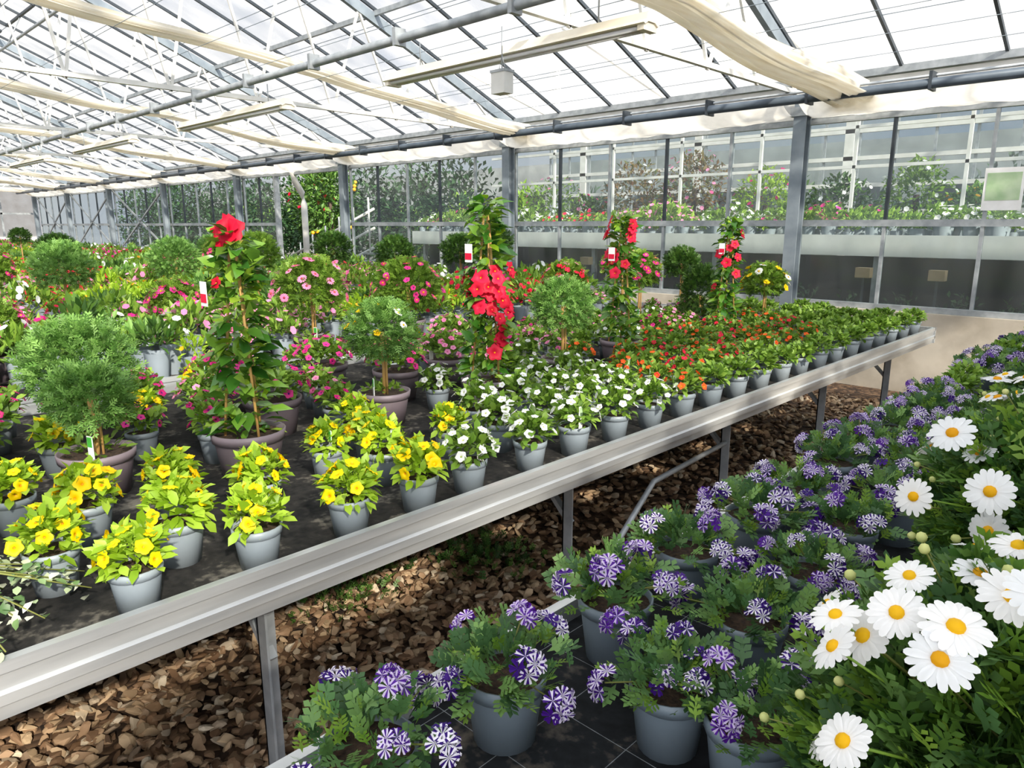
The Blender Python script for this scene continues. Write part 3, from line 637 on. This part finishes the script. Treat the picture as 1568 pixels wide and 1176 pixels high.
def shrub(mb,c,rad,n,mat,s=.1): leaves(mb,T_dia(mat,.5),n,c,rad,s,-.9,.3,.1,.6)
SH=[(-7.5,10.9,1.9,.7,'leaf_autumn'),(-6.4,11,2.1,.6,'leaf_autumn'),(-9.3,10.8,1.6,.8,'leaf_mid'),(-8.4,10.8,1.5,.5,'leaf_deep'),(-4.0,10.9,1.7,.5,'leaf_deep'),(-3.0,10.9,1.9,.45,'leaf_mid'),(-2.3,10.9,1.6,.4,'leaf_fern'),(-1.2,11,1.8,.5,'leaf_deep'),(0.5,10.8,1.8,.8,'leaf_mid'),(-5.1,10.9,1.8,.55,'leaf_lime')]
for x,y,z,r,mt in SH:
    shrub(mb,(x,y,z),(r,r*.6,r),900,mt,.09); mb.tube([(x,y,0),(x,y,z)],.04,'bark_dark',6)
    blooms(mb,D6[['orange_y','pink','white','magenta'][rng.integers(0,4)]],36,(x,y,z),(r,r*.6,r),.07,-.6)
mb.obj('outdoor_shrub')
mb=MB()
for x in np.arange(-31,-10.5,1.6):
    shrub(mb,(x,10.5+rng.uniform(-.3,.3),1.5),(1.2,.8,1.5),1300,'leaf_dark',.16)
for x,y,k in ((-14.3,9.0,16),(-15.6,9.4,0)):
    shrub(mb,(x,y,2.0),(.7,.6,.9),1500,'leaf_deep',.12); mb.tube([(x,y,0),(x,y,2)],.05,'bark_dark',7)
    if k: d=nrm(rng.normal(size=(k,3))); mb.inst(FRUIT,np.eye(3)[None].repeat(k,0)*.085,np.array([x,y,2.0])+d*np.array([.7,.62,.9]))
blooms(mb,D6['red'],26,(-15.4,9.2,2.1),(.5,.5,.5),.11,-.5)
mb.obj('citrus_tree')
mb=MB(); mb.tube([(-12.75,7.45,0),(-12.75,7.45,1.9),(-12.72,7.4,2.1),(-12.6,7.2,2.3),(-12.6,7.1,2.6)],.06,'white_paint',12); mb.obj('drain_pipe')
mb=MB()
for z in (1.35,1.0,.65): mb.tube([(-14.2,7.9,z-.5),(-11.4,8.1,z+.45)],.026,'white_paint',8)
for i in range(6): x=-14.0+.5*i; zz=.15+.17*i; mb.box((x,7.9,zz-.03),(x+.32,8.8,zz),'galv'); mb.tube([(x+.15,7.95,zz),(x+.15,7.95,zz+1.0)],.018,'white_paint',6)
mb.obj('metal_staircase')
mb=MB()
for x in np.arange(-9.5,6,2.6): mb.box((x-.07,11.9,0),(x+.07,12.0,3.4),'white_paint')
for z in (1.7,2.1,2.5,2.9,3.4): mb.box((-10.4,11.9,z-.03),(6,11.96,z+.03),'white_paint')
for x in np.arange(-10.4,6,.52): mb.box((x-.018,11.93,1.0),(x+.018,11.96,3.4),'galv')
for x in np.arange(-9.5,6,2.6): mb.beam((x,11.9,3.3),(x,8.0,4.2),.05,.08,'white_paint'); mb.box((x-.06,7.95,2.6),(x+.06,8.05,4.2),'white_paint')
for x in np.arange(-10.1,6,1.3): mb.box((x-.02,10.2,1.3),(x+.02,10.24,3.3),'white_paint')
for z in (2.25,2.75): mb.box((-10.4,10.2,z-.02),(6,10.24,z+.02),'white_paint')
mb.add([(-10.4,12,0),(6,12,0),(6,12,3.4),(-10.4,12,3.4)],[(0,1,2,3)],'whitewash')
mb.add([(-10.4,12,3.45),(6,12,3.45),(6,7.6,4.4),(-10.4,7.6,4.4)],[(0,1,2,3)],'roof_glass'); mb.obj('neighbour_greenhouse_frame')
mb=MB(); mb.box((-40,17,0),(12,17.3,3.3),'building'); 
for x in np.arange(-38,11,2.4): mb.box((x,16.95,1.0),(x+1.4,17,2.4),'dark_void')
mb.obj('background_building')
mb=MB()
for x in np.arange(-36,11,2.1): shrub(mb,(x,14.5+rng.uniform(-.8,.8),1.2),(1.2,.9,rng.uniform(.7,1.5)),700,['leaf_deep','leaf_dark','leaf_mid'][rng.integers(0,3)],.2)
mb.obj('garden_hedge')
mb=MB()
for x in np.arange(-10.2,5,.5): shrub(mb,(x,7.95,.5),(.26,.15,.35),160,'leaf_dark',.07)
mb.obj('undergrowth')
mb=MB(); mb.box((-1.47,D-.05,1.62),(-1.19,D-.035,1.96),'tag_white'); mb.box((-1.45,D-.053,1.70),(-1.21,D-.034,1.92),'tag_pale'); mb.obj('info_sign')
# ------------------------------------------------------------ light
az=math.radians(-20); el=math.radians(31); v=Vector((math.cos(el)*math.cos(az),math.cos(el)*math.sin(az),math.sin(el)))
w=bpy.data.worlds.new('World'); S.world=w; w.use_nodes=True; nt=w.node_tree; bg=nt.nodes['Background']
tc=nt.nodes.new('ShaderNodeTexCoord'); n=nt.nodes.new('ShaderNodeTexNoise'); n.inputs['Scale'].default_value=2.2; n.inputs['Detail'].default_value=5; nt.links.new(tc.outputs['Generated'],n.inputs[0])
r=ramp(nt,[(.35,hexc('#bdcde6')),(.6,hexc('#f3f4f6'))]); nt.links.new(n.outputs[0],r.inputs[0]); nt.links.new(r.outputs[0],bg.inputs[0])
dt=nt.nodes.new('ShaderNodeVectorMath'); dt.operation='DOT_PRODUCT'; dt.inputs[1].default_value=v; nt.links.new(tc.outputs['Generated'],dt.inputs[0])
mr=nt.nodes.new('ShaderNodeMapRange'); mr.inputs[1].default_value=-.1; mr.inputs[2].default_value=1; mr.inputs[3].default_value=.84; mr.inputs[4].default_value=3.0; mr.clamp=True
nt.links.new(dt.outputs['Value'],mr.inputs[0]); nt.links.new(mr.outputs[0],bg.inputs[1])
sd=bpy.data.lights.new('sun','SUN'); sd.energy=11; sd.angle=math.radians(2.0); sd.color=(1,.89,.73); so=bpy.data.objects.new('sun',sd); COL.objects.link(so)
so.rotation_euler=v.to_track_quat('Z','Y').to_euler(); so.location=(8,-4,7)
cd=bpy.data.cameras.new('camera'); cam=bpy.data.objects.new('camera',cd); COL.objects.link(cam); cam.location=(0,0,1.5); cam.rotation_euler=(math.pi/2-math.radians(12.47),0,math.radians(44))
cd.sensor_width=36; cd.lens=1099/1568*36; cd.clip_start=.05; cd.clip_end=200; S.camera=cam
S.view_settings.view_transform='Standard'; S.view_settings.look='None'; S.view_settings.exposure=0
